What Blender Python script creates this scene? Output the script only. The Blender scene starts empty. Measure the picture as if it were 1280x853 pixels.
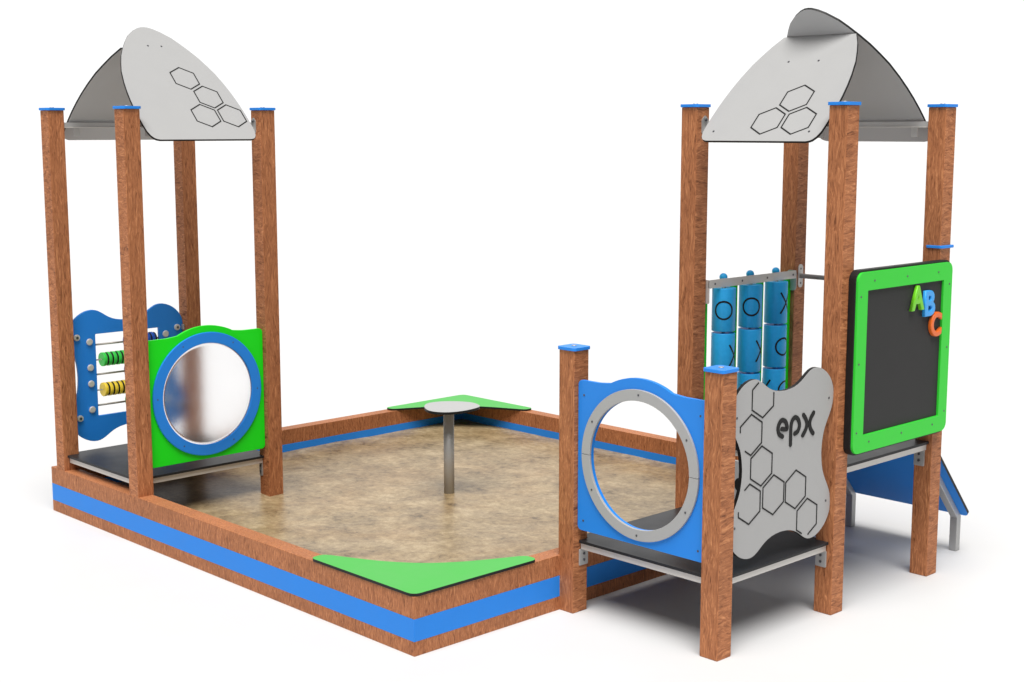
import bpy, bmesh, math, random
from mathutils import Vector, Matrix
random.seed(7)
sc = bpy.context.scene
COL = sc.collection
R2 = math.sqrt(0.5)

# ------------------------------------------------------------ camera, world, sun, exposure
YAW = 0.8059
cam_d = bpy.data.cameras.new('camera')
cam = bpy.data.objects.new('camera', cam_d); COL.objects.link(cam)
cam.location = (4.4981, -3.7433, 2.215)
cam.rotation_euler = (math.pi / 2 - 0.1461, 0, YAW)
cam_d.sensor_width = 36.0
cam_d.lens = 1795.15 / 1280 * 36
cam_d.clip_start = 0.05; cam_d.clip_end = 2000
sc.camera = cam

world = bpy.data.worlds.new('World'); sc.world = world
world.use_nodes = True
wn = world.node_tree.nodes; wl = world.node_tree.links
wn.clear()
w_out = wn.new('ShaderNodeOutputWorld'); w_bg = wn.new('ShaderNodeBackground')
w_tc = wn.new('ShaderNodeTexCoord'); w_dot = wn.new('ShaderNodeVectorMath'); w_dot.operation = 'DOT_PRODUCT'
w_dot.inputs[1].default_value = (-math.sin(YAW), math.cos(YAW), 0)     # the white studio backdrop stands behind the towers
w_mr = wn.new('ShaderNodeMapRange'); w_mr.interpolation_type = 'SMOOTHSTEP'
w_mr.inputs['From Min'].default_value = 0.60; w_mr.inputs['From Max'].default_value = 0.88
w_mr.inputs['To Min'].default_value = 0.13; w_mr.inputs['To Max'].default_value = 0.90
wl.new(w_tc.outputs['Generated'], w_dot.inputs[0]); wl.new(w_dot.outputs['Value'], w_mr.inputs['Value'])
wl.new(w_mr.outputs['Result'], w_bg.inputs['Strength']); w_bg.inputs['Color'].default_value = (1, 1, 1, 1)
wl.new(w_bg.outputs[0], w_out.inputs[0])

sun_d = bpy.data.lights.new('studio_key_light', 'SUN'); sun = bpy.data.objects.new('studio_key_light', sun_d); COL.objects.link(sun)
sun_d.energy = 4.0; sun_d.angle = math.radians(44); sun_d.color = (1.0, 0.985, 0.96)
SUN_EL, SUN_AZ = math.radians(68), -0.83          # azimuth of the light measured from +x towards +y
sdir = Vector((math.cos(SUN_EL) * math.cos(SUN_AZ), math.cos(SUN_EL) * math.sin(SUN_AZ), math.sin(SUN_EL)))
sun.rotation_euler = sdir.to_track_quat('Z', 'Y').to_euler()

sc.view_settings.view_transform = 'Standard'
sc.view_settings.look = 'None'
sc.view_settings.exposure = 0.29
sc.view_settings.gamma = 1.0
sc.view_settings.use_curve_mapping = False
sc.cycles.max_bounces = 10
sc.cycles.transmission_bounces = 8

# ------------------------------------------------------------ materials
def new_mat(name):
    m = bpy.data.materials.new(name); m.use_nodes = True
    nt = m.node_tree
    b = nt.nodes['Principled BSDF']
    return m, nt, b

def N(nt, t, **kw):
    n = nt.nodes.new(t)
    for k, v in kw.items(): setattr(n, k, v)
    return n

def plain(name, col, rough=0.45, spec=0.35, metal=0.0, var=0.06, scale=9.0, bump=0.0, bscale=180.0):
    m, nt, b = new_mat(name)
    tc = N(nt, 'ShaderNodeTexCoord')
    no = N(nt, 'ShaderNodeTexNoise'); no.inputs['Scale'].default_value = scale; no.inputs['Detail'].default_value = 6
    nt.links.new(tc.outputs['Object'], no.inputs['Vector'])
    mx = N(nt, 'ShaderNodeMix', data_type='RGBA')
    nt.links.new(no.outputs['Fac'], mx.inputs['Factor'])
    mx.inputs['A'].default_value = tuple(c * (1 - var) for c in col) + (1,)
    mx.inputs['B'].default_value = tuple(min(1, c * (1 + var)) for c in col) + (1,)
    nt.links.new(mx.outputs['Result'], b.inputs['Base Color'])
    mr = N(nt, 'ShaderNodeMapRange')
    mr.inputs['To Min'].default_value = max(0.02, rough - 0.06); mr.inputs['To Max'].default_value = rough + 0.06
    nt.links.new(no.outputs['Fac'], mr.inputs['Value']); nt.links.new(mr.outputs['Result'], b.inputs['Roughness'])
    b.inputs['Metallic'].default_value = metal
    b.inputs['Specular IOR Level'].default_value = spec
    if bump:
        n2 = N(nt, 'ShaderNodeTexNoise'); n2.inputs['Scale'].default_value = bscale; n2.inputs['Detail'].default_value = 3
        nt.links.new(tc.outputs['Object'], n2.inputs['Vector'])
        bp = N(nt, 'ShaderNodeBump'); bp.inputs['Strength'].default_value = bump; bp.inputs['Distance'].default_value = 0.002
        nt.links.new(n2.outputs['Fac'], bp.inputs['Height']); nt.links.new(bp.outputs['Normal'], b.inputs['Normal'])
    return m

def wood_mat(name, figured=True, curly='X'):
    """Stained timber: long grain up the post on the y faces, curly cross figure on the x faces."""
    m, nt, b = new_mat(name); L = nt.links
    tc = N(nt, 'ShaderNodeTexCoord')
    # slow warp so that grain lines wander
    wp = N(nt, 'ShaderNodeTexNoise'); wp.inputs['Scale'].default_value = 5.0; wp.inputs['Detail'].default_value = 2
    L.new(tc.outputs['Object'], wp.inputs['Vector'])
    sub = N(nt, 'ShaderNodeVectorMath', operation='SUBTRACT'); sub.inputs[1].default_value = (.5, .5, .5)
    L.new(wp.outputs['Color'], sub.inputs[0])
    scl = N(nt, 'ShaderNodeVectorMath', operation='SCALE'); scl.inputs['Scale'].default_value = 0.05
    L.new(sub.outputs[0], scl.inputs[0])
    add = N(nt, 'ShaderNodeVectorMath', operation='ADD')
    L.new(tc.outputs['Object'], add.inputs[0]); L.new(scl.outputs[0], add.inputs[1])
    def grain(scale, detail, sc_):
        mp = N(nt, 'ShaderNodeMapping'); mp.inputs['Scale'].default_value = scale
        L.new(add.outputs[0], mp.inputs['Vector'])
        n = N(nt, 'ShaderNodeTexNoise'); n.inputs['Scale'].default_value = sc_; n.inputs['Detail'].default_value = detail
        n.inputs['Roughness'].default_value = 0.7; n.inputs['Distortion'].default_value = 1.2
        L.new(mp.outputs[0], n.inputs['Vector'])
        return n.outputs['Fac']
    long_g = grain((1, 1, .095), 7, 112) if figured else grain((1, 1, .14), 7, 140)
    cross_g = grain((.5, .30, 1.5), 7, 42) if figured else long_g
    geo = N(nt, 'ShaderNodeSeparateXYZ')
    L.new(tc.outputs['Normal'], geo.inputs[0])
    ab = N(nt, 'ShaderNodeMath', operation='ABSOLUTE'); L.new(geo.outputs[curly], ab.inputs[0])
    gt = N(nt, 'ShaderNodeMath', operation='GREATER_THAN'); L.new(ab.outputs[0], gt.inputs[0]); gt.inputs[1].default_value = .7
    mxg = N(nt, 'ShaderNodeMix', data_type='FLOAT')
    L.new(gt.outputs[0], mxg.inputs['Factor']); L.new(long_g, mxg.inputs['A']); L.new(cross_g, mxg.inputs['B'])
    cr = N(nt, 'ShaderNodeValToRGB')
    e = cr.color_ramp.elements
    e[0].position = .33; e[0].color = (.130, .042, .016, 1)
    e[1].position = .72; e[1].color = (.74, .335, .150, 1)
    x = e.new(.44); x.color = (.35, .128, .052, 1)
    x = e.new(.56); x.color = (.47, .182, .076, 1)
    L.new(mxg.outputs['Result'], cr.inputs['Fac'])
    big = N(nt, 'ShaderNodeTexNoise'); big.inputs['Scale'].default_value = 3.0; big.inputs['Detail'].default_value = 3
    L.new(tc.outputs['Object'], big.inputs['Vector'])
    bm_ = N(nt, 'ShaderNodeMapRange'); bm_.inputs['From Min'].default_value = .3; bm_.inputs['From Max'].default_value = .7
    bm_.inputs['To Min'].default_value = .9; bm_.inputs['To Max'].default_value = 1.1
    L.new(big.outputs['Fac'], bm_.inputs['Value'])
    mul = N(nt, 'ShaderNodeVectorMath', operation='SCALE')
    L.new(cr.outputs['Color'], mul.inputs[0]); L.new(bm_.outputs['Result'], mul.inputs['Scale'])
    L.new(mul.outputs[0], b.inputs['Base Color'])
    b.inputs['Roughness'].default_value = .55; b.inputs['Specular IOR Level'].default_value = .25
    bp = N(nt, 'ShaderNodeBump'); bp.inputs['Strength'].default_value = .45; bp.inputs['Distance'].default_value = .004
    L.new(mxg.outputs['Result'], bp.inputs['Height']); L.new(bp.outputs['Normal'], b.inputs['Normal'])
    return m

def sand_mat():
    m, nt, b = new_mat('packed_sand'); L = nt.links
    tc = N(nt, 'ShaderNodeTexCoord')
    def noise(scale, detail, rough=.6, dist=0.0):
        n = N(nt, 'ShaderNodeTexNoise'); n.inputs['Scale'].default_value = scale; n.inputs['Detail'].default_value = detail
        n.inputs['Roughness'].default_value = rough; n.inputs['Distortion'].default_value = dist
        L.new(tc.outputs['Object'], n.inputs['Vector']); return n.outputs['Fac']
    a = noise(4.6, 12, .74, .25); c = noise(26, 7, .75, .3); d = noise(150, 3, .7)
    mix = N(nt, 'ShaderNodeMix', data_type='FLOAT'); mix.inputs['Factor'].default_value = .44
    L.new(a, mix.inputs['A']); L.new(c, mix.inputs['B'])
    mix2 = N(nt, 'ShaderNodeMix', data_type='FLOAT'); mix2.inputs['Factor'].default_value = .16
    L.new(mix.outputs['Result'], mix2.inputs['A']); L.new(d, mix2.inputs['B'])
    cr = N(nt, 'ShaderNodeValToRGB'); e = cr.color_ramp.elements
    e[0].position = .395; e[0].color = (.100, .068, .034, 1)
    e[1].position = .61; e[1].color = (.47, .37, .225, 1)
    x = e.new(.455); x.color = (.225, .160, .086, 1)
    x = e.new(.53); x.color = (.33, .242, .135, 1)
    L.new(mix2.outputs['Result'], cr.inputs['Fac'])
    damp = noise(2.1, 6, .65, .3)                                   # warm brown patches of damper sand
    dr = N(nt, 'ShaderNodeMapRange'); dr.inputs['From Min'].default_value = .46; dr.inputs['From Max'].default_value = .64
    dr.inputs['To Max'].default_value = .32
    L.new(damp, dr.inputs['Value'])
    tint = N(nt, 'ShaderNodeMix', data_type='RGBA', blend_type='MULTIPLY')
    L.new(dr.outputs['Result'], tint.inputs['Factor']); L.new(cr.outputs['Color'], tint.inputs['A']); tint.inputs['B'].default_value = (.86, .66, .46, 1)
    L.new(tint.outputs['Result'], b.inputs['Base Color'])
    b.inputs['Roughness'].default_value = .34; b.inputs['Specular IOR Level'].default_value = .28
    bp = N(nt, 'ShaderNodeBump'); bp.inputs['Strength'].default_value = .2; bp.inputs['Distance'].default_value = .005
    L.new(mix2.outputs['Result'], bp.inputs['Height']); L.new(bp.outputs['Normal'], b.inputs['Normal'])
    return m

M = {}
M['wood'] = wood_mat('stained_timber_post')
M['wood_turned'] = wood_mat('stained_timber_post_turned', curly='Y')
M['board_wood'] = wood_mat('stained_timber_board', figured=False)
M['sand'] = sand_mat()
M['ground'] = plain('white_floor', (.645, .645, .65), .6, .2, var=.015, scale=3)
M['blue'] = plain('blue_panel', (.020, .245, .80), .42, .3, var=.03)
M['blue_paint'] = plain('blue_painted_board', (.022, .245, .80), .5, .25, var=.04)
M['cyl_blue'] = plain('light_blue_plastic', (.030, .44, .97), .4, .35, var=.12, scale=60)
M['green'] = plain('green_panel', (.035, .64, .040), .42, .3, var=.03)
M['green2'] = plain('green_panel_side_light', (.010, .80, .012), .42, .3, var=.03)  # same panel green, with the light on upright faces put into its colour
M['seat_green'] = plain('green_panel_top_light', (.055, .43, .055), .45, .35, var=.03)  # same panel green again, light on the seat tops put into its colour
M['grey'] = plain('light_grey_panel', (.405, .405, .405), .42, .3, var=.02, bump=.06, bscale=420)
M['black'] = plain('black_panel_core', (.012, .012, .012), .5, .25, var=.15)
M['deck'] = plain('black_deck_board', (.020, .020, .022), .42, .22, var=.10, bump=.05, bscale=300)
M['chalk'] = plain('blackboard_surface', (.040, .040, .040), .6, .15, var=.05)
M['steel'] = plain('galvanised_steel', (.49, .49, .485), .55, .4, metal=.6, var=.08, scale=25)
M['rail'] = plain('aluminium_rail', (.66, .64, .61), .45, .4, metal=.25, var=.05, scale=20)
M['rod'] = plain('steel_rod', (.36, .33, .29), .4, .5, metal=.7, var=.1, scale=30)
M['screw'] = plain('screw_head', (.10, .10, .11), .4, .5, metal=.5, var=.1)
M['print'] = plain('black_print', (.016, .016, .016), .55, .2, var=.1)
M['bead_green'] = plain('green_bead_plastic', (.045, .66, .08), .35, .4, var=.04)
M['bead_yellow'] = plain('yellow_bead_plastic', (.95, .68, .05), .35, .4, var=.04)
M['bead_blue'] = plain('blue_bead_plastic', (.02, .10, .50), .35, .4, var=.04)
M['lime'] = plain('lime_letter_plastic', (.17, .62, .02), .3, .45, var=.03)
M['sky'] = plain('sky_blue_letter_plastic', (.04, .36, .86), .3, .45, var=.03)
M['orange'] = plain('orange_letter_plastic', (.80, .15, .02), .3, .45, var=.03)
def frosted():
    m, nt, b = new_mat('frosted_clear_plastic')
    tc = N(nt, 'ShaderNodeTexCoord')
    n = N(nt, 'ShaderNodeTexNoise'); n.inputs['Scale'].default_value = 420; n.inputs['Detail'].default_value = 1
    nt.links.new(tc.outputs['Object'], n.inputs['Vector'])
    mr = N(nt, 'ShaderNodeMapRange'); mr.inputs['To Min'].default_value = .17; mr.inputs['To Max'].default_value = .29
    nt.links.new(n.outputs['Fac'], mr.inputs['Value']); nt.links.new(mr.outputs['Result'], b.inputs['Roughness'])
    b.inputs['Base Color'].default_value = (.97, .97, .98, 1)
    b.inputs['Transmission Weight'].default_value = 1.0
    b.inputs['IOR'].default_value = 1.3
    bp = N(nt, 'ShaderNodeBump'); bp.inputs['Strength'].default_value = .24; bp.inputs['Distance'].default_value = .0008
    nt.links.new(n.outputs['Fac'], bp.inputs['Height']); nt.links.new(bp.outputs['Normal'], b.inputs['Normal'])
    return m
M['frost'] = frosted()

# ------------------------------------------------------------ mesh helpers
def link(name, bm, mats, parent=None, base=None, smooth=False):
    me = bpy.data.meshes.new(name)
    bmesh.ops.recalc_face_normals(bm, faces=bm.faces)
    if base is not None:
        bmesh.ops.translate(bm, verts=bm.verts, vec=-Vector(base))
    if smooth:
        for f in bm.faces: f.smooth = True
    bm.to_mesh(me); bm.free()
    for m in (mats if isinstance(mats, (list, tuple)) else [mats]): me.materials.append(m)
    o = bpy.data.objects.new(name, me); COL.objects.link(o)
    if parent is not None: o.parent = parent
    return o

class Thing:
    """A top-level thing: an Empty at its base; add() links parts in world coordinates."""
    def __init__(self, name, label, cat, loc, group=None):
        o = bpy.data.objects.new(name, None); COL.objects.link(o)
        o.empty_display_size = .1
        o.location = loc; o['label'] = label; o['category'] = cat
        if group: o['group'] = group
        self.o = o; self.base = Vector(loc)
    def add(self, name, bm, mats, parent=None, label=None, smooth=False, bevel=0, seg=2, angle=35):
        o = link(name, bm, mats, parent or self.o, self.base, smooth)
        if label: o['label'] = label
        if bevel:
            md = o.modifiers.new('edge', 'BEVEL'); md.width = bevel; md.segments = seg
            md.limit_method = 'ANGLE'; md.angle_limit = math.radians(angle)
        return o

def box_bm(x0, x1, y0, y1, z0, z1, bevel=0, seg=2):
    bm = bmesh.new(); bmesh.ops.create_cube(bm, size=1)
    bmesh.ops.scale(bm, vec=(x1 - x0, y1 - y0, z1 - z0), verts=bm.verts)
    bmesh.ops.translate(bm, vec=((x0 + x1) / 2, (y0 + y1) / 2, (z0 + z1) / 2), verts=bm.verts)
    if bevel:
        bmesh.ops.bevel(bm, geom=list(bm.edges), offset=bevel, segments=seg, profile=.6, affect='EDGES')
    return bm

def frame(O, U, V):
    O, U, V = Vector(O), Vector(U).normalized(), Vector(V).normalized()
    return O, U, V, U.cross(V)

FX = lambda x: frame((x, 0, 0), (0, 1, 0), (0, 0, 1))      # a face looking to +x, coords (y, z)
FY = lambda y: frame((0, y, 0), (1, 0, 0), (0, 0, 1))      # a face looking to -y, coords (x, z)
FZ = lambda z: frame((0, 0, z), (1, 0, 0), (0, 1, 0))      # a face looking up, coords (x, y)

def P3(fr, a, b, d=0.0):
    O, U, V, Nn = fr
    return O + U * a + V * b + Nn * d

def prism_bm(fr, outer, holes=(), thick=.018, edge_slot=0):
    """Front face at the frame's plane, body behind it; side faces take material slot edge_slot."""
    bm = bmesh.new(); loops = []
    edges = []
    for lp in [outer] + list(holes):
        vs = [bm.verts.new(P3(fr, a, b)) for a, b in lp]
        es = [bm.edges.new((vs[i], vs[(i + 1) % len(vs)])) for i in range(len(vs))]
        loops.append(vs); edges += es
    res = bmesh.ops.triangle_fill(bm, use_beauty=True, use_dissolve=False, edges=edges, normal=fr[3])
    front = [g for g in res['geom'] if isinstance(g, bmesh.types.BMFace)]
    back = {}
    for vs in loops:
        for v in vs: back[v] = bm.verts.new(v.co - fr[3] * thick)
    for f in front:
        bm.faces.new([back[v] for v in reversed(f.verts)])
    for vs in loops:
        n = len(vs)
        for i in range(n):
            a, b = vs[i], vs[(i + 1) % n]
            f = bm.faces.new((a, b, back[b], back[a])); f.material_index = edge_slot
    return bm

def circ(cx, cy, r, n=64, a0=0.0):
    return [(cx + r * math.cos(a0 + 2 * math.pi * i / n), cy + r * math.sin(a0 + 2 * math.pi * i / n)) for i in range(n)]

def fillet(pts, rad, seg=6):
    """Round the corners of a polygon; rad is a number or a list."""
    out = []; n = len(pts)
    for i in range(n):
        r = rad[i] if isinstance(rad, (list, tuple)) else rad
        p, a, b = Vector(pts[i]), Vector(pts[i - 1]), Vector(pts[(i + 1) % n])
        if r <= 0: out.append(tuple(p)); continue
        da, db = (a - p).normalized(), (b - p).normalized()
        ang = da.angle(db)
        t = min(r / math.tan(ang / 2), (a - p).length * .49, (b - p).length * .49)
        rr = t * math.tan(ang / 2)
        c = p + (da + db).normalized() * (rr / math.sin(ang / 2))
        s, e = p + da * t - c, p + db * t - c
        tot = s.angle_signed(e) if s.length and e.length else 0
        for k in range(seg + 1):
            th = -tot * k / seg
            out.append((c.x + s.x * math.cos(th) - s.y * math.sin(th), c.y + s.x * math.sin(th) + s.y * math.cos(th)))
    return out

def spline(pts, closed=True, k=5):
    """Catmull-Rom through points."""
    P = [Vector(p) for p in pts]; n = len(P); out = []
    rng = range(n) if closed else range(n - 1)
    for i in rng:
        if closed: a, b, c, d = P[i - 1], P[i], P[(i + 1) % n], P[(i + 2) % n]
        else: a, b, c, d = P[max(i - 1, 0)], P[i], P[i + 1], P[min(i + 2, n - 1)]
        for s in range(k):
            t = s / k
            out.append(tuple(.5 * ((2 * b) + (c - a) * t + (2 * a - 5 * b + 4 * c - d) * t * t + (3 * b - a - 3 * c + d) * t ** 3)))
    if not closed: out.append(tuple(P[-1]))
    return out

def ribbon_bm(mapper, pts, width, closed=False, height=.0012, caps=False, lift=.0004):
    """A stroke of even width along a polyline; mapper(a, b, d) places a point d in front of the surface."""
    P = [Vector(p) for p in pts]; n = len(P); L_, R_ = [], []
    for i in range(n):
        if closed: a, b = P[i - 1], P[(i + 1) % n]
        else: a, b = P[max(i - 1, 0)], P[min(i + 1, n - 1)]
        p = P[i]
        d1 = (p - a).normalized() if (p - a).length else (b - p).normalized()
        d2 = (b - p).normalized() if (b - p).length else d1
        t = (d1 + d2).normalized(); nrm = Vector((-t.y, t.x))
        c = max(.5, nrm.dot(Vector((-d1.y, d1.x))))
        L_.append(p + nrm * (width / 2 / c)); R_.append(p - nrm * (width / 2 / c))
    bm = bmesh.new()
    def layer(d):
        return [bm.verts.new(mapper(q.x, q.y, d)) for q in L_], [bm.verts.new(mapper(q.x, q.y, d)) for q in R_]
    lt, rt = layer(lift + height); lb, rb = layer(lift)
    m = n if closed else n - 1
    for i in range(m):
        j = (i + 1) % n
        bm.faces.new((lt[i], rt[i], rt[j], lt[j])); bm.faces.new((lb[i], lb[j], rb[j], rb[i]))
        bm.faces.new((lt[i], lt[j], lb[j], lb[i])); bm.faces.new((rt[i], rb[i], rb[j], rt[j]))
    if not closed:
        for i, sgn in ((0, -1), (n - 1, 1)):
            if caps:
                t = (P[1] - P[0]).normalized() if i == 0 else (P[-1] - P[-2]).normalized()
                a = (L_[i] - P[i])
                ring_t, ring_b = [lt[i]], [lb[i]]
                for k in range(1, 8):
                    th = math.pi * k / 8
                    q = P[i] + a * math.cos(th) + t * sgn * a.length * math.sin(th)
                    ring_t.append(bm.verts.new(mapper(q.x, q.y, lift + height))); ring_b.append(bm.verts.new(mapper(q.x, q.y, lift)))
                ring_t.append(rt[i]); ring_b.append(rb[i])
                bm.faces.new(ring_t); bm.faces.new(list(reversed(ring_b)))
                for k in range(len(ring_t) - 1):
                    bm.faces.new((ring_t[k], ring_t[k + 1], ring_b[k + 1], ring_b[k]))
            else:
                bm.faces.new((lt[i], lb[i], rb[i], rt[i]))
    return bm

def cyl_bm(a, b, r, n=24, r2=None):
    a, b = Vector(a), Vector(b); d = b - a
    bm = bmesh.new()
    bmesh.ops.create_cone(bm, cap_ends=True, segments=n, radius1=r, radius2=r if r2 is None else r2, depth=d.length)
    q = d.normalized().to_track_quat('Z', 'Y')
    bmesh.ops.transform(bm, matrix=Matrix.Translation((a + b) / 2) @ q.to_matrix().to_4x4(), verts=bm.verts)
    for f in bm.faces: f.smooth = len(f.verts) == 4
    return bm

def screw(T, fr, a, b, parent, r=.005, h=.0015, mat='screw', name='screw'):
    return T.add(name, cyl_bm(P3(fr, a, b, -.001), P3(fr, a, b, h), r, 12), M[mat], parent)

def hexagon(cx, cy, r=.0855):
    return [(cx + r * math.sin(math.pi / 3 * i), cy + r * math.cos(math.pi / 3 * i)) for i in range(6)]

# ------------------------------------------------------------ dimensions
S = .095; W = .8398
P1X, P1Y = -.0098, .8813
P2X, P3Y, P5Y = P1X + W, P1Y + W, P1Y + 2 * W
Q1X, QY = -3.2325, .0014
Q2X, Q3Y = Q1X + W, QY + W
H, HS = 2.322, 1.2286
LX, DY = 3.3004, 3.24
RZ, B1, B2, SZ = .2627, .0642, .1644, .1173
RT = .09

# ------------------------------------------------------------ the setting
bm = bmesh.new()
vs = [bm.verts.new(c) for c in ((-400, -400, 0), (400, -400, 0), (400, 400, 0), (-400, 400, 0))]
bm.faces.new(vs)
g = link('ground', bm, M['ground']); g['kind'] = 'structure'; g['label'] = 'seamless white floor under the whole playground set'

bm = bmesh.new()
NX = 90
gx = lambda i: -LX + RT - .01 + (LX - 2 * RT + .02) * i / NX
gy = lambda j: RT - .01 + (DY - 2 * RT + .02) * j / NX
from mathutils import noise as mnoise
grid = [[bm.verts.new((gx(i), gy(j), SZ + .006 * mnoise.fractal((gx(i) * 2.2, gy(j) * 2.2, 1.3), .8, 2.0, 4))) for j in range(NX + 1)] for i in range(NX + 1)]
for i in range(NX):
    for j in range(NX):
        f = bm.faces.new((grid[i][j], grid[i + 1][j], grid[i + 1][j + 1], grid[i][j + 1])); f.smooth = True
sd = link('sand', bm, M['sand']); sd['kind'] = 'stuff'; sd['label'] = 'packed tan sand filling the wooden sandbox'

# ------------------------------------------------------------ the sandbox
SB = Thing('sandbox', 'square sandbox of brown timber with a blue stripe and green corner seats', 'sandbox', (-LX / 2, DY / 2, 0))
out = [(-LX, 0), (0, 0), (0, DY), (-LX, DY)]
inn = [(-LX + RT, RT), (-RT, RT), (-RT, DY - RT), (-LX + RT, DY - RT)]
for k in range(4):
    j = (k + 1) % 4
    quad = [out[k], out[j], inn[j], inn[k]]
    for name, z0, z1, mt in (('timber_plank', 0, B1, 'board_wood'), ('blue_plank', B1, B2, 'blue_paint'), ('timber_plank', B2, RZ, 'board_wood')):
        SB.add(name, prism_bm(FZ(z1), quad, (), z1 - z0), M[mt], bevel=.0012, seg=1)
ST = .0135
def corner_seat(ox, oy, sx, sy):
    L_ = .74
    inner = spline([(L_ - .02, .088), (.606, .139), (.456, .216), (.32, .32), (.216, .456), (.139, .606), (.088, L_ - .02)], False, 5)
    poly = [(0, 0), (L_, 0), (L_, .07)] + inner[1:-1] + [(.07, L_), (0, L_)]
    rad = [.04, .035, .035] + [0] * (len(inner) - 2) + [.035, .035]
    poly = fillet(poly, rad, 5)
    poly = [(ox + sx * a, oy + sy * b) for a, b in poly]
    if sx * sy < 0: poly.reverse()
    o = SB.add('corner_seat', prism_bm(FZ(RZ + ST), poly, (), ST - .0006, 1), [M['seat_green'], M['black']], bevel=.0015, seg=1)
    return o
corner_seat(0.006, -.006, -1, 1)
corner_seat(-LX - .004, DY + .004, 1, -1)

# ------------------------------------------------------------ posts, decks, roofs
def post(T, x, y, z0, z1, label=None):
    o = T.add('post', box_bm(x, x + S, y, y + S, z0, z1, .004, 2), M['wood_turned' if T is TL else 'wood'], label=label)
    m = .0095
    cap = fillet([(x - m, y - m), (x + S + m, y - m), (x + S + m, y + S + m), (x - m, y + S + m)], .018, 4)
    T.add('cap', prism_bm(FZ(z1 + .0145), cap, (), .0143), M['blue'], o, bevel=.004, seg=3)
    T.add('cap_screw', cyl_bm((x + S / 2, y + S / 2, z1 + .013), (x + S / 2, y + S / 2, z1 + .0185), .012, 14), M['steel'], o)
    return o

def deck(T, x, y, z, ex0, ex1, ey0, ey1, label=None):
    """A deck between four posts standing at x, x+W and y, y+W; e* are its outer edges; notched round each post."""
    x1, y1 = x + W, y + W; c = .002
    pts = [(x + S + c, ey0), (x1 - c, ey0), (x1 - c, y + S + c), (ex1, y + S + c), (ex1, y1 - c), (x1 - c, y1 - c), (x1 - c, ey1),
           (x + S + c, ey1), (x + S + c, y1 - c), (ex0, y1 - c), (ex0, y + S + c), (x + S + c, y + S + c)]
    d = T.add('deck', prism_bm(FZ(z), pts, (), .013), M['deck'], label=label, bevel=.001, seg=1)
    zt, zb = z - .0135, z - .045
    i = .012
    t = .03
    xs0, xs1, ys0, ys1 = x + S + .002, x1 - .002, y + S + .002, y1 - .002
    T.add('rail', box_bm(xs0, xs1, ey0 + i, ey0 + i + t, zb, zt, .002, 1), M['rail'], d)
    T.add('rail', box_bm(xs0, xs1, ey1 - i - t, ey1 - i, zb, zt, .002, 1), M['rail'], d)
    T.add('rail', box_bm(ex0 + i, ex0 + i + t, ys0, ys1, zb, zt, .002, 1), M['rail'], d)
    T.add('rail', box_bm(ex1 - i - t, ex1 - i, ys0, ys1, zb, zt, .002, 1), M['rail'], d)
    return d

def bracket(T, fr, a, z1, w=.058, h=.075, parent=None):
    """A bolted plate on a post face below a deck; a is its centre along the face."""
    b = T.add('bracket', prism_bm((fr[0] + fr[3] * .006, fr[1], fr[2], fr[3]), fillet([(a - w / 2, z1 - h), (a + w / 2, z1 - h), (a + w / 2, z1), (a - w / 2, z1)], .006, 3), (), .006), M['steel'], parent, bevel=.001, seg=1)
    for k in (.3, .68):
        T.add('bolt', cyl_bm(P3(fr, a, z1 - h * k, .005), P3(fr, a, z1 - h * k, .010), .0065, 10), M['screw'], b)
    return b

HALF = [(0, .282), (.004, .298), (.014, .313), (.03, .324), (.06, .333), (.105, .3365), (.16, .3375), (.22, .3365), (.29, .332), (.357, .3245), (.43, .312), (.514, .292),
        (.58, .267), (.64, .241), (.70, .207), (.76, .167), (.80, .137), (.845, .086), (.868, .049), (.879, .021), (.881, 0)]
def roof_half(t):
    for (a, wa), (b, wb) in zip(HALF, HALF[1:]):
        if a <= t <= b: return wa + (wb - wa) * (t - a) / (b - a)
def roof_outline(cut=None):
    r = [(t, w) for t, w in HALF if cut is None or t < cut]
    if cut is not None: r.append((cut, roof_half(cut)))
    right = [(w, t) for t, w in r]
    left = [(-w, t) for t, w in reversed(r) if w > 0]
    return right + left

def roof_panel(T, fr, hexes, cut=None, holes=()):
    p = T.add('roof_panel', prism_bm(fr, roof_outline(cut), (), .012, 1), [M['grey'], M['black']], bevel=.0012, seg=1)
    for c in hexes:
        T.add('hexagon_print', ribbon_bm(lambda a, b, d: P3(fr, a, b, d), hexagon(*c), .0064, True), M['print'], p)
    for c in holes: screw(T, fr, c[0], c[1], p, .0055)
    return p
HOLES = ((-.042, .725), (.042, .725)), ((-.085, .527), (.085, .527), (-.27, .062), (.27, .062))

# ------------------------------------------------------------ left tower
TL = None
TL = Thing('play_tower', 'left tower with an abacus, a frosted round window and four hexagons on its grey roof', 'play tower', (Q1X + (W + S) / 2, QY + (W + S) / 2, SZ), 'wooden play towers')
q_posts = [post(TL, Q1X, QY, RZ - .01, H), post(TL, Q2X, QY, RZ - .01, H), post(TL, Q2X, Q3Y, 0, H), post(TL, Q1X, Q3Y, 0, H)]
dl = deck(TL, Q1X, QY, .352, Q1X + .045, Q2X + .047, QY + .022, Q3Y + .05)
bracket(TL, FY(Q3Y), Q2X + .018, .315, .03, .085, dl)
cxl, cyl_ = Q1X + (W + S) / 2, QY + (W + S) / 2
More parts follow.
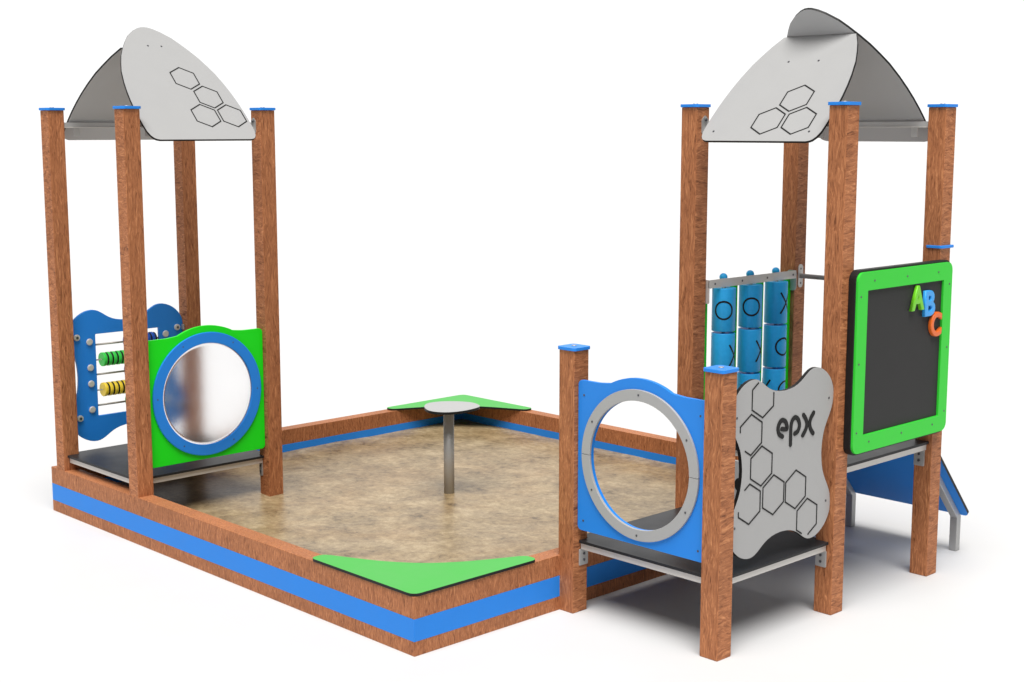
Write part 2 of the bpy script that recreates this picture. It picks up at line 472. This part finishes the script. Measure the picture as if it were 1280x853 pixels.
# roof: long panel leaning from the +x side, short panel from the -x side
ro = .511
fr_ll = frame((cxl + ro, cyl_, 2.163), (0, 1, 0), (-R2, 0, R2))
roof_panel(TL, fr_ll, [(.076, .471), (.160, .326), (.076, .181), (.243, .181)], None, HOLES[0])
fr_ls = frame((cxl - ro, cyl_, 2.163), (0, -1, 0), (R2, 0, R2))
roof_panel(TL, fr_ls, [], .705)
def roof_rail(T, a, b, vertical_axis):
    a, b = Vector(a), Vector(b)
    lo = Vector((min(a.x, b.x), min(a.y, b.y), 0)); hi = Vector((max(a.x, b.x), max(a.y, b.y), 0))
    h = .008
    if vertical_axis == 'y':
        bm1 = box_bm(lo.x - h, lo.x + h, lo.y, hi.y, a.z - .002, a.z + .022, .002, 2)
        bm2 = box_bm(lo.x - h - .006, lo.x + h + .006, lo.y, hi.y, a.z - .007, a.z - .0025)
    else:
        bm1 = box_bm(lo.x, hi.x, lo.y - h, lo.y + h, a.z - .002, a.z + .022, .002, 2)
        bm2 = box_bm(lo.x, hi.x, lo.y - h - .006, lo.y + h + .006, a.z - .007, a.z - .0025)
    r = T.add('roof_rail', bm1, M['steel'])
    T.add('rail_lip', bm2, M['rail'], r)
    return r
RZR = 2.233
for xx in (Q1X + S - .012, Q2X + .012):
    r = roof_rail(TL, (xx, QY + S + .002, RZR), (xx, Q3Y - .002, RZR), 'y')
    for yy in (QY + S + .085, Q3Y - .085):
        sgn = -1 if xx < cxl else 1
        TL.add('roof_clip', box_bm(xx + sgn * .012 - .004, xx + sgn * .012 + .004, yy - .018, yy + .018, RZR - .055, RZR - .0075, .002, 1), M['steel'], r)
# roof bolts on the posts
for xx, yy in ((Q2X, Q3Y),):
    fr = FY(yy)
    b = TL.add('bracket', prism_bm((fr[0] + fr[3] * .004, fr[1], fr[2], fr[3]), fillet([(xx + .006, 2.195), (xx + .05, 2.195), (xx + .05, 2.262), (xx + .028, 2.285), (xx + .006, 2.262)], .008, 3), (), .004), M['steel'])
    TL.add('bolt', cyl_bm(P3(fr, xx + .028, 2.262, .003), P3(fr, xx + .028, 2.262, .012), .007, 12), M['screw'], b)

# green window panel on the +x side
def bump_panel(cx, w2=.370, z0=.400, z1=1.097, cz=.762, rb=.385):
    dx = math.sqrt(rb * rb - (z1 - cz) ** 2)
    a0 = math.atan2(z1 - cz, dx)
    arc = [(cx + rb * math.cos(a), cz + rb * math.sin(a)) for a in [a0 + (math.pi - 2 * a0) * i / 24 for i in range(25)]]
    # ease into the arc
    sh = [(cx + dx + .055, z1 + .0005), (cx + dx + .018, z1 + .004)]
    sh2 = [(cx - dx - .018, z1 + .004), (cx - dx - .055, z1 + .0005)]
    base = fillet([(cx + w2, z1), (cx - w2, z1), (cx - w2, z0), (cx + w2, z0)], .022, 5)
    # order: start lower right, up, top edge to the left
    br = base[18:24]; tr = base[0:6]; tl = base[6:12]; bl = base[12:18]
    return br + tr + sh + arc[1:-1] + sh2 + tl + bl
xg = Q2X + .063
pg = TL.add('window_panel', prism_bm(FX(xg), bump_panel(cyl_), [circ(cyl_, .766, .291, 72)], .018), M['green2'], bevel=.0025, seg=2)
TL.add('window_ring', prism_bm(FX(xg + .0135), circ(cyl_, .766, .345, 84), [circ(cyl_, .766, .2845, 84)], .013), M['blue'], pg, bevel=.003, seg=2)
for k in range(6):
    a = math.pi / 2 + .5 + k * math.pi / 3
    screw(TL, FX(xg + .0135), cyl_ + .318 * math.cos(a), .766 + .318 * math.sin(a), pg, .004, .0005)
bm = bmesh.new()
rings, segs, bul = 14, 72, .075
Rs = (.290 ** 2 + bul ** 2) / (2 * bul)
def dome_layer(off):
    lay = []
    for i in range(rings + 1):
        rr = .290 * i / rings
        dx = math.sqrt(Rs * Rs - rr * rr) - (Rs - bul)
        if i == 0: lay.append([bm.verts.new((xg + .001 + dx + off, cyl_, .766))])
        else: lay.append([bm.verts.new((xg + .001 + dx + off, cyl_ + rr * math.cos(2 * math.pi * k / segs), .766 + rr * math.sin(2 * math.pi * k / segs))) for k in range(segs)])
    return lay
for lay in (o_ := dome_layer(0), i_ := dome_layer(-.004)):
    for i in range(rings):
        for k in range(segs):
            k2 = (k + 1) % segs
            if i == 0: bm.faces.new((lay[0][0], lay[1][k], lay[1][k2]))
            else: bm.faces.new((lay[i][k], lay[i + 1][k], lay[i + 1][k2], lay[i][k2]))
for k in range(segs):
    k2 = (k + 1) % segs
    bm.faces.new((o_[-1][k], i_[-1][k], i_[-1][k2], o_[-1][k2]))
TL.add('frosted_dome', bm, M['frost'], pg, smooth=True)

# four-lobed outline shared by the abacus and the grey panel
def lobed(cx, cz, waist=.292):
    q = [(0, .315), (.07, .323), (.118, .341), (.152, .362), (.187, .382), (.222, .390), (.266, .384), (.311, .362), (.346, .330), (.367, .293), (.3735, .258), (.368, .207), (.348, .165), (.324, .126), (.306, .088), (.296, .045), (.292, 0)]
    k = (.3735 - waist) / (.3735 - .292)
    q = [(x, z) if z > .26 else (.3735 - (.3735 - x) * k, z) for x, z in q]
    full = q + [(x, -z) for x, z in reversed(q[:-1])]
    full = full + [(-x, z) for x, z in reversed(full[1:-1])]
    pts = spline([(cx + x, cz + z) for x, z in full], True, 2)
    pts.reverse()
    return pts

# abacus on the -x side
xa = Q1X + .038
ab_fr = FX(xa)
win = fillet([(cyl_ - .209, .545), (cyl_ + .209, .545), (cyl_ + .209, 1.031), (cyl_ - .209, 1.031)], .004, 2)
pa = TL.add('abacus_panel', prism_bm(ab_fr, lobed(cyl_, .785, .325), [win], .019), M['blue'], bevel=.002, seg=2)
for sy in (-1, 1):
    for zz in (.989, .837, .741, .587):
        TL.add('knob', cyl_bm(P3(ab_fr, cyl_ + sy * .2505, zz, -.001), P3(ab_fr, cyl_ + sy * .2505, zz, .012), .0205, 20), M['rail'], pa, bevel=.008, seg=4)
    for zz in (1.022, .545):
        TL.add('clip', cyl_bm(P3(ab_fr, cyl_ + sy * .330, zz, -.001), P3(ab_fr, cyl_ + sy * .330, zz, .014), .019, 18), M['rail'], pa, bevel=.003, seg=2)
        TL.add('clip_screw', cyl_bm(P3(ab_fr, cyl_ + sy * .330, zz, .013), P3(ab_fr, cyl_ + sy * .330, zz, .017), .008, 12), M['screw'], pa)
        TL.add('clip_arm', box_bm(xa + .004, xa + .030, cyl_ + sy * .365 - .005, cyl_ + sy * .365 + .005, zz - .016, zz + .016, .003, 2), M['steel'], pa)
xr = xa - .0095
for zz, thick, col, side in ((.967, .0058, 'bead_blue', 1), (.876, .004, 'bead_green', -1), (.790, .0058, 'bead_blue', 1), (.696, .004, 'bead_yellow', -1), (.606, .0058, 'bead_green', 1)):
    TL.add('rod', cyl_bm((xr, cyl_ - .2085, zz), (xr, cyl_ + .2085, zz), thick, 12), M['rod'], pa)
    for k in range(6):
        if side < 0: y0 = cyl_ - .172 + k * .0313
        else: y0 = cyl_ + .168 - k * .0313 - .02
        TL.add('bead', cyl_bm((xr, y0, zz), (xr, y0 + .0205, zz), .0415, 28), M[col], pa, bevel=.003, seg=2)
        TL.add('bead_spacer', cyl_bm((xr, y0 + .0206, zz), (xr, y0 + .0312, zz), .039, 24), M['black'], pa)

# ------------------------------------------------------------ right tower with its low platform
TR = Thing('play_tower', 'right tower with a blackboard, a noughts and crosses game and a low porthole platform', 'play tower', (P1X + (W + S) / 2, P3Y + (S) / 2, 0), 'wooden play towers')
cxr = P1X + (W + S) / 2
cyr = P3Y + (W + S) / 2
cyp = P1Y + (W + S) / 2
post(TR, P1X, P1Y, 0, HS, 'short post beside the sandbox'); post(TR, P2X, P1Y, 0, HS, 'short post at the free corner of the low platform')
post(TR, P2X, P3Y, 0, H); post(TR, P1X, P3Y, 0, H)
p5 = post(TR, P2X, P5Y, 0, H); post(TR, P1X, P5Y, 0, H)
TR.add('collar', prism_bm(FZ(1.659), fillet([(.843, 2.5535), (.940, 2.5535), (.940, 2.675), (.843, 2.675)], .02, 4), (), .013), M['blue'], p5, bevel=.003, seg=2)
d1 = deck(TR, P1X, P1Y, .345, P1X + .045, P2X + .072, P1Y + .036, P3Y + .02, 'low deck behind the porthole')
d2 = deck(TR, P1X, P3Y, .69, P1X + .045, P2X + .079, P3Y + .036, P5Y + .05, 'raised deck behind the blackboard')
bracket(TR, FX(P1X + S), P1Y + .066, .301, .058, .078, d1)
bracket(TR, FY(P3Y), P2X + .034, .300, .058, .078, d1)
bracket(TR, FY(P5Y), P2X + .030, .645, .058, .085, d2)
fr_rs = frame((cxr, cyr - ro, 2.163), (1, 0, 0), (0, R2, R2))
roof_panel(TR, fr_rs, [(.093, .277), (.009, .130), (.179, .130)], .705, HOLES[1])
fr_rl = frame((cxr, cyr + ro, 2.163), (-1, 0, 0), (0, -R2, R2))
roof_panel(TR, fr_rl, [], None)
for yy in (P3Y + S - .012, P5Y + .012):
    r = roof_rail(TR, (P1X + S + .002, yy, RZR), (P2X - .002, yy, RZR), 'x')
    for xx in (P1X + S + .085, P2X - .085):
        sgn = -1 if yy < cyr else 1
        TR.add('roof_clip', box_bm(xx - .018, xx + .018, yy + sgn * .012 - .004, yy + sgn * .012 + .004, RZR - .055, RZR - .0075, .002, 1), M['steel'], r)
fr = FX(P1X + S)
b = TR.add('bracket', prism_bm((fr[0] + fr[3] * .004, fr[1], fr[2], fr[3]), fillet([(P3Y + .035, 2.195), (P3Y + .085, 2.195), (P3Y + .085, 2.262), (P3Y + .06, 2.285), (P3Y + .035, 2.262)], .008, 3), (), .004), M['steel'])
TR.add('bolt', cyl_bm(P3(fr, P3Y + .06, 2.262, .003), P3(fr, P3Y + .06, 2.262, .012), .007, 12), M['screw'], b)

# porthole panel
yb = .907; fp = FY(yb)
pp = TR.add('porthole_panel', prism_bm(fp, bump_panel(cxr), [circ(cxr, .762, .289, 72)], .018), M['blue'], bevel=.0025, seg=2)
fring = FY(yb - .0125)
for half in (0, 1):
    g_ = .0035
    a0 = half * math.pi + g_; a1 = (half + 1) * math.pi - g_
    outer = [(cxr + .337 * math.cos(a0 + (a1 - a0) * i / 44), .762 + .337 * math.sin(a0 + (a1 - a0) * i / 44)) for i in range(45)]
    inner = [(cxr + .287 * math.cos(a1 + (a0 - a1) * i / 44), .762 + .287 * math.sin(a1 + (a0 - a1) * i / 44)) for i in range(45)]
    TR.add('porthole_ring', prism_bm(fring, outer + inner, (), .012), M['grey'], pp, bevel=.0012, seg=1, angle=50)
for k in range(6):
    a = math.pi / 2 + k * math.pi / 3
    screw(TR, fring, cxr + .314 * math.cos(a), .762 + .314 * math.sin(a), pp)
for a, b_ in ((-.334, 1.03), (.334, 1.03), (-.334, .447), (.334, .447)): screw(TR, fp, cxr + a, b_, pp)

# grey four-lobed panel with lettering
xe = .901; fe = FX(xe); mape = lambda a, b, d: P3(fe, a, b, d)
pe = TR.add('lobed_panel', prism_bm(fe, lobed(1.348, .783), (), .018, 1), [M['grey'], M['black']], bevel=.002, seg=2)
LINES = [([(1.157, 1.156), (1.114, 1.129), (1.114, 1.043), (1.190, 1.000), (1.266, 1.042), (1.266, 1.101)], False),
         ([(1.036, .955), (1.036, .981), (1.111, 1.025), (1.187, .981), (1.187, .892), (1.112, .848), (1.071, .872)], False),
         ([(1.074, .701), (1.111, .723), (1.187, .679), (1.187, .591), (1.110, .547), (1.036, .591), (1.036, .614)], False),
         ([(1.504, .428), (1.463, .452), (1.463, .540), (1.539, .584), (1.616, .540), (1.616, .452), (1.55, .415)], False),
         (hexagon(1.190, .789, .0875), True), (hexagon(1.282, .646, .0885), True), (hexagon(1.447, .641, .0875), True)]
for pts, cl in LINES:
    TR.add('hexagon_print', ribbon_bm(mape, pts, .0066, cl), M['print'], pe)
LET = [[(1.330, .930), (1.366, .926), (1.364, .947), (1.352, .962), (1.331, .969), (1.312, .959), (1.302, .936), (1.311, .911), (1.336, .896)],
       [(1.397, .851), (1.397, .890), (1.397, .928), (1.405, .956), (1.428, .968), (1.451, .955), (1.461, .928), (1.450, .904), (1.427, .896)],
       [(1.490, .970), (1.510, .947), (1.517, .924), (1.509, .902), (1.488, .879)],
       [(1.567, .970), (1.546, .948), (1.539, .923), (1.547, .899), (1.567, .877)]]
for i, s_ in enumerate(LET):
    TR.add('lettering', ribbon_bm(mape, spline(s_, False, 5), .0205, False, .003, True), M['print'], pe)
for a, b_ in ((1.685, 1.022), (1.012, 1.022), (1.685, .547), (1.012, .547)): screw(TR, fe, a, b_, pe, .0055)

# riser between the two decks
fz = FY(P3Y + .028)
pr_ = TR.add('riser_panel', prism_bm(fz, [(P1X + S + .01, .348), (P2X - .01, .348), (P2X - .01, .628), (P1X + S + .01, .628)], (), .016), M['grey'], bevel=.002, seg=1)
for dx in (-.085, .085):
    TR.add('hole_shade_disc', cyl_bm(P3(fz, cxr + dx, .512, -.001), P3(fz, cxr + dx, .512, .001), .036, 24), M['black'], pr_)  # flat black disc paints the dark inside a hole; nothing is cut

# blackboard
BY0, BY1, BZ0, BZ1 = 1.779, 2.599, .7535, 1.583
def rrect(a0, a1, b0, b1, r, seg=6): return fillet([(a0, b0), (a1, b0), (a1, b1), (a0, b1)], r, seg)
XB = .974
bb = TR.add('blackboard', prism_bm(FX(XB - .0122), rrect(BY0 - .005, BY1 + .009, BZ0 - .009, BZ1 + .010, .048), (), .036, 1), [M['chalk'], M['black']], bevel=.007, seg=3)
TR.add('blackboard_frame', prism_bm(FX(XB), rrect(BY0, BY1, BZ0, BZ1, .040), [list(reversed(rrect(1.860, 2.522, .834, 1.499, .001, 1)))], .012), M['green'], bb, bevel=.0015, seg=1)
for a, b_ in ((1.911, 1.541), (2.189, 1.541), (2.468, 1.541), (2.574, 1.477), (1.804, 1.474), (2.574, 1.168), (1.804, 1.168), (1.804, .852), (1.910, .798), (2.189, .798), (2.468, .798), (2.574, .852)):
    screw(TR, FX(XB), a, b_, bb, .005)

# noughts and crosses game
gy0, gy1 = P3Y + S + .002, P5Y - .002
XG = .063; XC = .079; RC = .0595
cols = [cyr - .2195, cyr, cyr + .2195]
slots = [rrect(c - .087 - (.022 if i == 0 else 0), c + .087 + (.022 if i == 2 else 0), .785, 1.445, .01, 2) for i, c in enumerate(cols)]
gp = TR.add('game_panel', prism_bm(FX(XG), rrect(gy0, gy1, .745, 1.474, .012, 3), slots, .018), M['green2'], bevel=.002, seg=1)
TR.add('game_bar', prism_bm(FX(.1005), rrect(gy0 + .004, gy1 - .006, 1.4405, 1.4825, .003, 2), (), .006), M['rail'], gp, bevel=.001, seg=1)
TR.add('bar_end', prism_bm(FY(gy0 + .004), rrect(.055, .100, 1.365, 1.4825, .006, 3), (), .004), M['rail'], gp)
TR.add('bar_end', prism_bm(FY(gy1 - .006), rrect(.040, .100, 1.375, 1.4825, .018, 4), (), .004), M['steel'], gp)
for a in (gy0 + .05, gy0 + .27, gy0 + .48, gy1 - .035): screw(TR, FX(.1005), a, 1.4615, gp, .0055)
rows = [(1.217, 1.434), (.987, 1.207), (.757, .977)]
MARKS = {(0, 0): ('O', .02), (0, 1): ('O', .10), (0, 2): ('X', 1.0), (1, 0): ('X', 1.17), (1, 1): ('X', 1.2), (1, 2): ('O', .80), (2, 0): ('O', -2), (2, 1): ('O', -2.2), (2, 2): ('X', -.95)}
VA = math.atan2(-3.74 - 2.19, 4.5)      # direction from the game to where it is read
def on_cyl(cy, zc, th0):
    def f(a, b, d):
        th = th0 + a / RC
        return Vector((XC + (RC + d) * math.cos(th), cy + (RC + d) * math.sin(th), zc + b))
    return f
for ci, c in enumerate(cols):
    TR.add('game_rod', cyl_bm((XC, c, .735), (XC, c, 1.478), .009, 12), M['rod'], gp)
    bm = bmesh.new(); bmesh.ops.create_uvsphere(bm, u_segments=20, v_segments=12, radius=.0205)
    bmesh.ops.translate(bm, vec=(XC - .006, c, 1.486), verts=bm.verts)
    TR.add('rod_knob', bm, M['cyl_blue'], gp, smooth=True)
    for ri, (z0, z1) in enumerate(rows):
        o = TR.add('game_cylinder', cyl_bm((XC, c, z0), (XC, c, z1), RC, 48), M['cyl_blue'], gp, bevel=.003, seg=2)
        kind, rot = MARKS[(ri, ci)]
        zc = (z0 + z1) / 2
        for th0, kd in ((VA + rot, kind), (VA + rot + math.pi * 2 / 3, 'X' if kind == 'O' else 'O')):
            mp = on_cyl(c, zc, th0)
            if kd == 'O':
                TR.add('nought_mark', ribbon_bm(mp, circ(0, 0, .0440, 40), .0090, True, .0006), M['print'], gp)
            else:
                for sx in (-1, 1):
                    pts = [(sx * (-.036 + .072 * i / 12), -.055 + .110 * i / 12) for i in range(13)]
                    TR.add('cross_stroke', ribbon_bm(mp, pts, .0090, False, .0006 + .0003 * (sx > 0)), M['print'], gp)

# grab pipe over the slide entry
fpl = FX(P1X + S + .005)
gb = TR.add('grab_pipe', cyl_bm((P1X + S + .004, P5Y + .047, 1.449), (P2X + .001, P5Y + .047, 1.449), .0125, 18), M['steel'])
pl = TR.add('pipe_plate', prism_bm(fpl, rrect(P5Y + .047 - .021, P5Y + .047 + .021, 1.387, 1.511, .0205, 6), (), .0048), M['rail'], gb, bevel=.001, seg=1)
for zz in (1.411, 1.487): screw(TR, fpl, P5Y + .047, zz, gb, .0055)

# ------------------------------------------------------------ the ramp behind the right tower
SL = Thing('ramp', 'short blue sloping ramp board on grey metal legs leading off the raised deck', 'ramp', (cxr, 2.9, 0))
RS = Vector((0, .44, -.49)).normalized()                       # down the slope
RU = Vector((0, .49, .44)).normalized()                        # out of the board's top
RO = Vector((cxr, 2.662, .683)) + RU * .016                    # top edge of the board's upper face
rl = .6575
half_w = .396
fr_rp = frame(RO, RS, (1, 0, 0))
if fr_rp[3].dot(RU) < 0: fr_rp = (fr_rp[0], fr_rp[1], fr_rp[2], -fr_rp[3])
SL.add('ramp_board', prism_bm(fr_rp, fillet([(0, -half_w), (rl, -half_w), (rl, half_w), (0, half_w)], [.003, .03, .03, .003], 6), (), .016, 1), [M['blue'], M['black']], bevel=.0015, seg=1)
def low(y): return .683 - (y - 2.662) * .49 / .44
fs = lambda x: frame((x, 0, 0), (0, 1, 0), (0, 0, 1))
for x0 in (.763, .119):
    y0, y1, y2, t = 2.668, 3.066, 3.104, .050
    prof = [(y0, low(y0) - .001), (y0, low(y0) - t), (y1, low(y1) - t), (y1, 0), (y2, 0), (y2, low(y2) - .001)]
    SL.add('support_leg', prism_bm(fs(x0 + .042), prof, (), .042), M['steel'], bevel=.002, seg=1)

# ------------------------------------------------------------ the stool in the sand
SX, SY = -1.645, 1.645
STL = Thing('stool', 'small grey pebble shaped seat on a single steel pole in the middle of the sand', 'stool', (SX, SY, SZ))
ZT = .628
STL.add('pole', cyl_bm((SX, SY, 0.02), (SX, SY, ZT - .0155), .0305, 32), M['steel'])
SEAT = [(-1.76, 1.558), (-1.817, 1.632), (-1.816, 1.7), (-1.781, 1.764), (-1.719, 1.815), (-1.651, 1.838), (-1.574, 1.817), (-1.531, 1.782), (-1.509, 1.72), (-1.502, 1.644), (-1.514, 1.574), (-1.545, 1.523), (-1.603, 1.494), (-1.674, 1.504)][::-1]
STL.add('seat', prism_bm(FZ(ZT), spline(SEAT, True, 5), (), .015, 1), [M['grey'], M['black']], bevel=.002, seg=2)

# ------------------------------------------------------------ magnetic letters on the blackboard
def letter(ch, name, label, mat, y0, y1, z0, z1):
    cu = bpy.data.curves.new('letter_outline', 'FONT'); cu.body = ch; cu.size = .12
    cu.offset = .0005; cu.extrude = .006; cu.bevel_depth = .0040; cu.bevel_resolution = 3; cu.resolution_u = 8
    t = bpy.data.objects.new('letter_outline', cu); COL.objects.link(t)
    bpy.context.view_layer.update()
    me = bpy.data.meshes.new_from_object(t.evaluated_get(bpy.context.evaluated_depsgraph_get()))
    bpy.data.objects.remove(t); bpy.data.curves.remove(cu)
    xs = [v.co.x for v in me.vertices]; ys = [v.co.y for v in me.vertices]; zs = [v.co.z for v in me.vertices]
    for v in me.vertices:
        a = (v.co.x - min(xs)) / (max(xs) - min(xs)); b = (v.co.y - min(ys)) / (max(ys) - min(ys)); c = v.co.z - min(zs)
        v.co = (c, (a - .5) * (y1 - y0), (b - .5) * (z1 - z0))
    me.materials.clear(); me.materials.append(mat)
    me.name = name
    o = bpy.data.objects.new(name, me); COL.objects.link(o)
    o.location = (XB - .0120, (y0 + y1) / 2, (z0 + z1) / 2)
    o['label'] = label; o['category'] = 'magnetic letter'; o['group'] = 'magnetic letters on the blackboard'
    return o
letter('A', 'magnetic_letter', 'lime green letter A at the top right of the blackboard', M['lime'], 2.228, 2.341, 1.372, 1.490)
letter('B', 'magnetic_letter', 'sky blue letter B between the green and orange letters on the blackboard', M['sky'], 2.348, 2.440, 1.336, 1.460)
letter('C', 'magnetic_letter', 'orange letter C lowest of the letters on the blackboard', M['orange'], 2.408, 2.508, 1.231, 1.350)
